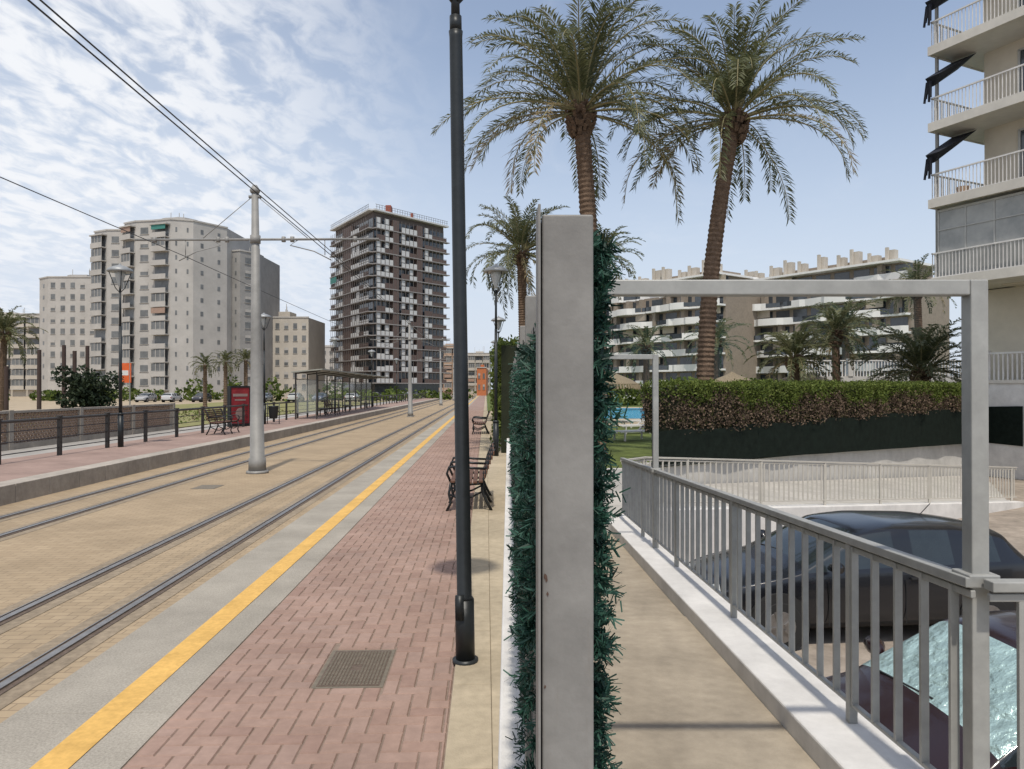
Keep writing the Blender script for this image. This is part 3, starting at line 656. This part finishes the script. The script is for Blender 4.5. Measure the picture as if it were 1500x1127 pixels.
def building(name,pts,z1,fh,edges,wall,z0=-.25,roofh=1.0):
    W_=MB();G=MB();T=MB();A=MB();B2=MB()
    poly_prism(W_,pts,z0,z1)
    for (i,style,bays) in edges:
        F=Fac(pts[i],pts[(i+1)%len(pts)]); nfl=int((z1-1.0-3.2)/fh); bw=F.L/bays
        for fl in range(nfl+1):
            zb=z1-.8-(fl+1)*fh
            if zb<0: continue
            for k in range(bays):
                a0=k*bw; r=random.random()
                if style=='win':
                    F.box(G,a0+bw*.28,a0+bw*.72,0,.04,zb+1.0,zb+2.3)
                    if r<.4: F.box(T,a0+bw*.28,a0+bw*.72,.04,.07,zb+1.7,zb+2.3)
                    F.box(T,a0+bw*.24,a0+bw*.76,0,.14,zb+.92,zb+.99)
                elif style=='small':
                    F.box(G,a0+bw*.42,a0+bw*.58,0,.04,zb+1.2,zb+2.1)
                elif style=='balc':
                    F.box(T,a0+bw*.06,a0+bw*.94,0,1.1,zb-.02,zb+.16); F.box(W_,a0+bw*.06,a0+bw*.94,1.0,1.1,zb+.16,zb+1.0)
                    F.box(G,a0+bw*.12,a0+bw*.88,0,.06,zb+.3,zb+2.55)
                    if r<.66: F.box(T,a0+bw*.1,a0+bw*.9,.85,.95,zb+1.05,zb+1.12); F.box(G,a0+bw*.1,a0+bw*.9,.86,.94,zb+1.12,zb+2.6); [F.box(T,a0+bw*q,a0+bw*q+.12,.95,1.0,zb+1.0,zb+2.6) for q in (.1,.36,.62,.88)]
                    elif r<.68: F.box(A,a0+bw*.1,a0+bw*.9,.9,1.0,zb+1.6,zb+2.6)
                    elif r<.76: F.box(B2,a0+bw*.1,a0+bw*.9,.9,1.0,zb+1.5,zb+2.6)
            if style=='balc' and fl==0: F.box(T,0,F.L,0,1.2,zb+fh-.25,zb+fh)
        F.box(T,-.1,F.L+.1,.0,.15,z1-.05,z1+.25)
    cxm=sum(p[0] for p in pts)/len(pts); cym=sum(p[1] for p in pts)/len(pts)
    poly_prism(W_,[(cxm+(x-cxm)*.35,cym+(y-cym)*.35) for x,y in pts],z1,z1+roofh)
    for k in range(4):
        ax=cxm+random.uniform(-.3,.3)*(pts[1][0]-pts[0][0]+4); ay=cym; T.box(ax-.05,ax+.05,ay-.05,ay+.05,z1,z1+roofh+random.uniform(.6,2.2))
    return assemble(name,{'walls':(W_,wall),'windows':(G,glassH),'trim':(T,wallA),'awnings':(A,awnG),'blinds':(B2,awnR)})
random.seed(3)
building('apartment_tower',[(-85.9,152),(-82.2,150),(-78.9,150),(-78.9,170),(-85.9,170)],34.0,2.75,[(0,'balc',1),(1,'win',1)],wallA,roofh=1.2)
building('apartment_tower',[(-78.7,150),(-75.4,148),(-71.6,147.4),(-67.5,146),(-63.6,147.4),(-59.4,154),(-59.4,172),(-78.7,172)],35.3,2.75,[(0,'balc',1),(1,'win',1),(2,'balc',1),(3,'small',2),(4,'small',2)],wallA,roofh=1.8)
building('apartment_tower',[(-59.6,157),(-57.4,156),(-55.0,160),(-55.0,175),(-59.6,175)],31.0,2.75,[(0,'small',1),(1,'win',1)],wallB,roofh=1)
building('apartment_building',[(-117,183),(-113,180),(-101,180),(-101,200),(-117,200)],29,2.8,[(0,'small',1),(1,'win',5)],wallA,roofh=1.5)
building('apartment_building',[(-160,200),(-127,200),(-127,215),(-160,215)],22,2.8,[(0,'balc',8)],wallC)
building('apartment_building',[(-63,172),(-57,170),(-46.8,170),(-46.8,185),(-63,185)],18.2,2.8,[(0,'balc',2),(1,'win',5)],wallC,roofh=1.8)
building('apartment_building',[(-72,260),(-60,260),(-60,275),(-72,275)],16.5,2.8,[(0,'win',5)],wallA)
building('brick_apartment_building',[(-26,250),(-17.2,250),(-17.2,270),(-26,270)],16.5,2.9,[(0,'balc',3)],brick)
building('brick_apartment_building',[(-17,285),(-8.5,285),(-8.5,300),(-17,300)],15.5,2.9,[(0,'balc',3)],wallC)
building('apartment_building',[(-8,330),(14,330),(14,345),(-8,345)],14,2.9,[(0,'balc',6)],wallA)
building('low_shop',[(-9.5,200),(-7.0,200),(-7.0,215),(-9.5,215)],7.5,3.0,[(0,'win',2)],mat('orange_render',(.5,.17,.07),.8))
def brown_tower():
    C=MB();Wh=MB();G=MB();Br=MB();R=MB();A=MB();Sl=MB()
    pn=(-31,165);pl=(-44.4,186);pr=(-16.9,182);pb=(-30,203); H=41.5; fh=2.66; z0=3.0
    poly_prism(C,[pl,pn,pr,pb],z0,H); poly_prism(G,[(-43,186),(-31,167),(-18,182),(-30,200)],-.25,z0)
    for (a,c,kind) in ((pl,pn,0),(pn,pr,1)):
        F=Fac(a,c); n=14
        for fl in range(n+1):
            zb=z0+fl*fh+.15
            if zb+fh>H+.5: break
            F.box(Sl,-1.0 if kind==0 else -.2,F.L+(.2 if kind==0 else 1.0),0,1.25,zb-.15,zb+.06)
            nb=9; bw=F.L/nb
            for k in range(nb):
                a0=k*bw; r=random.random()
                F.box(G,a0+.15,a0+bw-.15,.0,.05,zb+.1,zb+2.35)
                for q in (0,.5): F.box(R,a0+bw*q-.05,a0+bw*q+.05,1.16,1.24,zb+.06,zb+fh-.15)
                if kind==0:
                    if k in (3,4): F.box(Br,a0,a0+bw,0,1.0,zb+.06,zb+fh-.15)
                    elif k in (0,1,7,8): 
                        F.box(R,a0+.0,a0+bw,1.15,1.2,zb+.95,zb+1.02); F.box(R,a0,a0+bw,1.15,1.2,zb+.5,zb+.56)
                        F.box(Br if r<.5 else Wh,a0+.05,a0+bw-.05,1.1,1.14,zb+.06,zb+.9)
                    else: F.box(Wh,a0+.05,a0+bw-.05,1.0,1.12,zb+.06,zb+1.0); (F.box(Wh,a0+.3,a0+bw-.3,.9,1.0,zb+1.0,zb+2.3) if r<.35 else None)
                else:
                    if k in (2,5): F.box(Br,a0,a0+bw*.7,0,1.15,zb+.06,zb+fh-.15)
                    elif k in (7,8):
                        F.box(R,a0,a0+bw,1.15,1.2,zb+.95,zb+1.02); F.box(Br,a0+.05,a0+bw-.05,1.1,1.14,zb+.06,zb+.85)
                    else:
                        F.box(Wh if (k+fl)%3 or r<.3 else Br,a0+.05,a0+bw-.05,1.0,1.14,zb+.06,zb+(1.0 if r<.5 else 1.25))
                        if r<.45: F.box(Wh,a0+.1,a0+bw*.5,.9,1.0,zb+1.2,zb+2.4)
                if kind==0 and fl==9 and k==0: F.box(A,a0,a0+bw*1.5,1.26,1.4,zb+.9,zb+2.3)
        F.box(Wh,-.6,F.L+.6,0,1.3,H,H+.35)
        for k in range(30): F.box(R,k*F.L/29,k*F.L/29+.07,1.15,1.2,H+.35,H+1.4)
        F.box(R,-.3,F.L+.3,1.15,1.2,H+1.35,H+1.42); F.box(R,-.3,F.L+.3,1.15,1.2,H+.85,H+.9)
    B3=MB(); B3.box(-30.5,-29.2,178,180,H,H+4.6); B3.box(-25,-24.4,182,183,H,H+3.6); B3.box(-35,-34,184,185,H,H+3.4)
    Wc=MB(); Wc.box(-36,-24,180,190,H,H+1.6)
    assemble('brown_apartment_tower',{'walls':(C,wallBr),'white_panels':(Wh,wallW),'glazing':(G,M['glass']),'brown_panels':(Br,mat('brown_panels',(.115,.08,.07),.7)),'railings':(R,mat('tower_railing',(.13,.115,.105),.6)),'awnings':(A,awnG),'slabs':(Sl,mat('slab_grey',(.27,.255,.245),.8)),'chimneys':(B3,mat('red_chimney',(.30,.08,.05),.8)),'roof_room':(Wc,wallBr)})
brown_tower()
def wavy(name,p0,p1,ztop,nf,fh,seed):
    random.seed(seed)
    F=Fac(p0,p1); Wl=MB();Sb=MB();G=MB();Ch=MB();Rl=MB();Aw=MB(); z0=ztop-nf*fh
    F.box(Wl,0,F.L,-12,-.0,-.1,ztop-fh); F.box(Wl,F.L*.06,F.L*.94,-11,-1.5,ztop-fh,ztop)
    for fl in range(nf):
        zb=z0+fl*fh; st=1.5 if fl==nf-1 else 0
        n=40; prev=None
        for k in range(n+1):
            a=F.L*k/n; o=1.5+.55*math.sin(k*.35+fl*.9)+.5*(1 if (int(k/5)+fl)%2 else 0)
            o-=st
            if prev is not None:
                a0,o0=prev
                Sb.hexa([F.P(a0,-st,zb-.2),F.P(a,-st,zb-.2),F.P(a,o,zb-.2),F.P(a0,o0,zb-.2),F.P(a0,-st,zb+.12),F.P(a,-st,zb+.12),F.P(a,o,zb+.12),F.P(a0,o0,zb+.12)])
                seg=int(k/6)+fl
                if seg%3!=2:
                    Sb.hexa([F.P(a0,o0-.15,zb+.12),F.P(a,o-.15,zb+.12),F.P(a,o,zb+.12),F.P(a0,o0,zb+.12),F.P(a0,o0-.15,zb+1.0),F.P(a,o-.15,zb+1.0),F.P(a,o,zb+1.0),F.P(a0,o0,zb+1.0)])
                else:
                    Rl.hexa([F.P(a0,o0-.1,zb+.2),F.P(a,o-.1,zb+.2),F.P(a,o-.06,zb+.2),F.P(a0,o0-.06,zb+.2),F.P(a0,o0-.1,zb+.95),F.P(a,o-.1,zb+.95),F.P(a,o-.06,zb+.95),F.P(a0,o0-.06,zb+.95)])
            prev=(a,o)
        nb=int(F.L/3.2); bw=F.L/nb
        for k in range(nb):
            r=random.random(); a0=k*bw
            F.box(G,a0+.25,a0+bw-.5,-st,-st+.05,zb+.15,zb+2.35)
            if r<.28: F.box(Wl,a0+bw*.4,a0+bw*.62,-st,1.2-st,zb+.12,zb+fh-.2)
            if r>.8: F.box(Aw,a0+.3,a0+bw-.4,.9-st,1.0-st,zb+1.3,zb+2.6)
    F.box(Sb,F.L*.04,F.L*.96,-11.2,.6,ztop-.15,ztop+.2)
    F.box(Wl,F.L*.2,F.L*.85,-10,-3,ztop+.2,ztop+1.3)
    k=F.L*.08
    while k<F.L*.92:
        hh=random.choice([1.6,2.1,2.7]); F.box(Ch,k,k+random.uniform(.8,1.6),-2.9,-1.8,ztop+.2,ztop+hh); 
        F.box(Ch,k-.1,k+.35,-1.75,-1.3,ztop+.2,ztop+hh+.4)
        k+=random.uniform(2.2,4.2)
    assemble(name,{'walls':(Wl,mat(name+'_wall',(.27,.225,.18),.85,dirt=.1)),'white_balconies':(Sb,mat('white_balcony',(.74,.73,.71),.8,var=.04)),'glazing':(G,M['glass']),'chimneys':(Ch,wallC),'glass_railings':(Rl,M['glass']),'sun_blinds':(Aw,mat('blind_beige',(.38,.33,.26),.8))})
wavy('curved_balcony_apartments',(41,140),(60.5,112),21.6,8,2.8,5)
wavy('curved_balcony_apartments',(20.5,150),(37.0,128),22.0,8,2.8,9)
wavy('curved_balcony_apartments',(11,165),(20.3,150),21.5,8,2.8,4)
building('low_apartment_building',[(36,190),(62,190),(62,200),(36,200)],12,2.9,[(0,'balc',6)],wallC)
# ---------------------------------------------------------------- near balcony building (right)
F=Fac((15.3,27),(24.0,8.98))
Wl=MB();Sb=MB();G=MB();Rl=MB();Aw=MB();Fr=MB();Bs=MB();Gn=MB()
F.box(Wl,1.5,F.L,-12,-1.7,5.5,27); F.box(Wl,0,F.L,-12,-2.6,-1.4,5.5)
zs=[5.66,8.55,11.35,14.15,16.95,19.75,22.55]
for z in zs:
    F.box(Sb,0,F.L,-3.2,0,z-.12,z+.12); F.box(Sb,-.06,F.L,.0,.05,z-.16,z+.16)
    F.box(Sb,-.05,0,-3.2,0,z-.16,z+.16)
    a=0.0
    while a<8: F.box(Rl,a,a+.022,-.10,-.078,z+.2,z+1.05); a+=.125
    F.box(Rl,-.02,F.L,-.12,-.06,z+1.05,z+1.10); F.box(Rl,-.02,F.L,-.11,-.07,z+.17,z+.21)
    o=-3.1
    while o<-.1: F.box(Rl,0,.022,o,o+.022,z+.2,z+1.05); o+=.125
    F.box(Rl,-.02,.04,-3.1,-.06,z+1.05,z+1.10)
    F.box(G,2.2,3.9,-1.7,-1.66,z+.15,z+2.25); F.box(Fr,2.12,2.2,-1.7,-1.62,z+.12,z+2.3); F.box(Fr,3.02,3.08,-1.66,-1.62,z+.15,z+2.25); F.box(Fr,2.12,3.95,-1.66,-1.62,z+2.25,z+2.32)
    F.box(G,5.2,7.0,-1.7,-1.66,z+.9,z+2.2)
    F.box(Wl,0.9,1.5,-3.2,-1.72,z+.12,z+2.68)
    F.box(Fr,4.4,4.8,-1.69,-1.45,z+1.9,z+2.4)
z=zs[0]
for a in np.arange(.1,8,1.0):
    F.box(Fr,a,a+.05,-.30,-.25,z+1.1,z+2.65)
F.box(Gn,.15,8,-.285,-.27,z+.15,z+2.6); F.box(Fr,0.1,8,-.31,-.24,z+2.58,z+2.66); F.box(Fr,.1,8,-.31,-.24,z+1.9,z+1.94)
for z in (zs[1],zs[2],zs[3]):
    Aw.hexa([F.P(-.05,-1.4,z+2.35),F.P(-.02,-.05,z+1.5),F.P(.12,-.05,z+1.5),F.P(.12,-1.4,z+2.35),F.P(-.05,-1.3,z+2.65),F.P(-.02,.25,z+1.75),F.P(.5,.25,z+1.75),F.P(.9,-1.3,z+2.65)])
    for k in range(5): Aw.bar(F.P(-.05+k*.05,.1+.02*k,z+1.65),F.P(-.12+k*.06,.15,z+.9+.15*(k%3)),.08,.03)
F.box(Bs,.75,14,-2.0,-1.7,-1.4,2.0); F.box(Sb,.70,14,-2.05,-1.64,2.0,2.12)
a=.8
while a<8: F.box(Rl,a,a+.05,-1.87,-1.82,2.12,3.05); a+=.16
F.box(Rl,.75,8,-1.9,-1.8,3.05,3.12); F.box(Bs,.75,.95,-1.98,-1.72,2.12,3.2)
F.box(G,2.35,3.3,-2.6,-2.56,3.5,4.85); F.box(Fr,2.27,3.38,-2.6,-2.55,3.42,3.5); F.box(Fr,2.27,3.38,-2.6,-2.55,4.85,4.93)
bp=MB(); F.box(bp,-.1,.0,-.5,-.42,5.6,27)
pl_=MB(); q=F.P(.9,-.5,zs[1]+.12); pl_.tube([q,(q[0],q[1],q[2]+.35)],[.16,.22],12)
assemble('balcony_apartment_block',{'walls':(Wl,wallN),'slabs':(Sb,mat('slab_offwhite',(.60,.57,.51),.85,var=.05,dirt=.12,dscale=.8)),'glazing':(G,M['glass']),'enclosed_balcony_glazing':(Gn,glassN),'railings':(Rl,M['wwall']),'awnings':(Aw,mat('black_awning',(.012,.014,.022),.85)),'window_frames':(Fr,mat('alu_frames',(.40,.40,.38),.5,metal=.2)),'base_wall':(Bs,M['wwall']),'downpipe':(bp,M['galv']),'terracotta_pot':(pl_,brick)})
# ---------------------------------------------------------------- cars
tailm=mat('tail_red',(.35,.02,.02),.3)
cglass=mat('car_glass',(.02,.027,.03),.04,var=.2,spec=.8)
def car(name,loc,rotz,paint,L_=4.2,Wd=1.74,H=1.45,shade=None):
    hw=Wd/2; k=L_/4.2; kh=H/1.45
    st=[(2.10,.60,.32,.52,.56,.50),(2.04,.78,.24,.62,.67,.62),(1.85,.90,.22,.74,.78,.72),(1.45,.97,.20,.83,.88,.78),(1.06,.99,.20,.90,.965,.80),(.98,.99,.20,.92,1.00,.80),
        (.25,1.0,.20,.95,1.39,.70),(.16,1.0,.20,.955,1.42,.69),(-.20,1.0,.2,.96,1.455,.685),(-.28,1.0,.2,.96,1.458,.685),(-1.0,1.0,.2,.98,1.44,.67),(-1.08,1.0,.2,.985,1.435,.67),
        (-1.55,.99,.22,1.0,1.37,.64),(-1.68,.98,.23,1.0,1.34,.63),(-1.95,.95,.26,.98,1.05,.70),(-2.06,.88,.30,.88,.93,.72),(-2.10,.72,.36,.60,.64,.60)]
    v=[];f=[];m=[]
    for (x,w,zb,zl,zt,wt) in st:
        x*=k; zt*=kh; zl*=kh; W=w*hw; T=wt*hw/.87
        half=[(0,zb),(W*.85,zb),(W*.97,zb+.10),(W,(zb+zl)/2),(W*.975,zl-.05),(W*.94,zl),(T,zt-.06),(T*.7,zt)]
        sec=half+[(0,zt+.012)]+[(-y,z) for y,z in half[:0:-1]]
        for y,z in sec: v.append((x,y,z))
    ns=len(v)//len(st)
    for i in range(len(st)-1):
        for j in range(ns):
            j2=(j+1)%ns; f.append((i*ns+j,i*ns+j2,(i+1)*ns+j2,(i+1)*ns+j)); mm=0
            if j in (5,ns-6) and i in (5,6,7,9,11): mm=1
            if j in (6,7,ns-8,ns-7):
                if i==5: mm=3
                if i==13: mm=1
            if j in (0,1,ns-1,ns-2): mm=2
            m.append(mm)
    n0=len(st)
    f.append(tuple(range(ns))[::-1]); m.append(0); f.append(tuple((n0-1)*ns+q for q in range(ns))); m.append(0)
    me=bpy.data.meshes.new('body'); me.from_pydata(v,[],f); me.update()
    e=empty(name,loc,(0,0,rotz))
    o=link('body',me,[paint,cglass,M['rubber'],shade or cglass],True,e); me.polygons.foreach_set('material_index',m)
    at=me.attributes.new('crease_edge','FLOAT','EDGE'); vals=[0.0]*len(me.edges)
    for ed in me.edges:
        a,b2=ed.vertices; ja,jb=a%ns,b2%ns; ia,ib=a//ns,b2//ns
        if ja==jb and ja in (5,ns-5): vals[ed.index]=.75
        if ja==jb and ja in (6,ns-6) and min(ia,ib)>=5 and max(ia,ib)<=13: vals[ed.index]=.55
        if ia==ib and ia in (5,6,13) : vals[ed.index]=.45
    at.data.foreach_set('value',vals)
    s_=o.modifiers.new('s','SUBSURF'); s_.levels=2; s_.render_levels=2
    wh=MB(); hb=MB(); li=MB(); mr=MB(); tl=MB(); ar=MB()
    for X in (1.32*k,-1.28*k):
        for sg in (-1,1):
            ar.tube([(X,sg*(hw-.25),.34),(X,sg*(hw+.004),.34)],[.375,.375],24)
            wh.tube([(X,sg*(hw-.2),.31),(X,sg*(hw-.02),.31),(X,sg*(hw+.012),.31)],[.31,.31,.285],24)
            hb.tube([(X,sg*(hw),.31),(X,sg*(hw+.018),.31)],[.20,.19],20)
            for q in range(5):
                a=q*1.2566; hb.bar((X+.05*math.cos(a),sg*(hw+.02),.31+.05*math.sin(a)),(X+.2*math.cos(a),sg*(hw+.018),.31+.2*math.sin(a)),.05,.02)
    for sg in (-1,1):
        li.tube([(1.93*k,sg*hw*.68,.66),(2.05*k,sg*hw*.64,.64)],[.13,.10],14)
        tl.bar((-1.98*k,sg*hw*.84,.82),(-2.03*k,sg*hw*.80,.70),.18,.12)
        mr.tube([(.72*k,sg*(hw+.0),.99*kh),(.70*k,sg*(hw+.10),1.03*kh),(.69*k,sg*(hw+.20),1.03*kh)],[.03,.075,.06],10)
        ar.bar((-.30*k,sg*(hw+.001),.84*kh),(-.44*k,sg*(hw+.001),.84*kh),.03,.02)
        for X in (.72,-.24,-1.02): ar.bar((X*k,sg*(hw*.992),.30),(X*k,sg*(hw*1.0),.82*kh),.008,.006)
    ar.bar((.97*k,-.55,1.005*kh),(.92*k,.1,1.04*kh),.015,.012)
    ar.box(2.03*k,2.085*k,-.28,.28,.34,.42)
    ar.tube([(-1.0*k,0,1.45*kh),(-1.15*k,0,1.60*kh)],.006,5)
    for kk,pp in {'tyres':(wh,M['rubber']),'hubs':(hb,M['steel']),'headlights':(li,M['lampw'],True),'tail_lights':(tl,tailm),'mirrors':(mr,paint,True),'trim_and_arches':(ar,M['rubber'])}.items(): obj(kk,pp[0],pp[1],pp[2] if len(pp)>2 else False,e)
    return e
def paint(name,c,metal=.0,r=.18,coat=.6):
    m,nt,b=newmat(name); b.inputs['Base Color'].default_value=(*c,1); b.inputs['Metallic'].default_value=metal; b.inputs['Coat Weight'].default_value=coat; b.inputs['Coat Roughness'].default_value=.04
    N=nt.nodes; no=N.new('ShaderNodeTexNoise'); no.inputs['Scale'].default_value=5; no.inputs['Detail'].default_value=8; mr=N.new('ShaderNodeMapRange'); mr.inputs[3].default_value=r*.7; mr.inputs[4].default_value=r*1.8
    nt.links.new(no.outputs['Fac'],mr.inputs[0]); nt.links.new(mr.outputs[0],b.inputs['Roughness']); return m
foil=mat('sunshade_foil',(.46,.62,.59),.32,metal=.5,var=.25,scale=4,bump=1.0,bscale=6,bdist=.10)
car('parked_car',(4.5,9.95,-1.38),math.pi+.10,paint('paint_black',(.008,.009,.012),coat=.4),4.35,1.8,1.47)
car('parked_car',(3.66,5.2,-1.36),math.pi+.06,paint('paint_maroon',(.022,.009,.009),coat=.3),3.65,1.68,1.46,shade=foil)
cols=[(.35,.35,.35),(.45,.45,.45),(.02,.02,.03),(.15,.15,.16),(.2,.21,.23),(.42,.42,.40),(.03,.04,.08)]
pts_=[paint('paint_d%d'%i,c) for i,c in enumerate(cols)]
for i in range(8):
    car('parked_car',(-57+i*4.6+random.uniform(-.8,.8),115+random.uniform(-1,1),-.25),math.pi/2*(1 if i%2 else -1),pts_[i%7])
for i in range(5): car('parked_car',(-25+i*1.6,135+i*8,-.25),math.pi/2+.05,pts_[(i+3)%7])
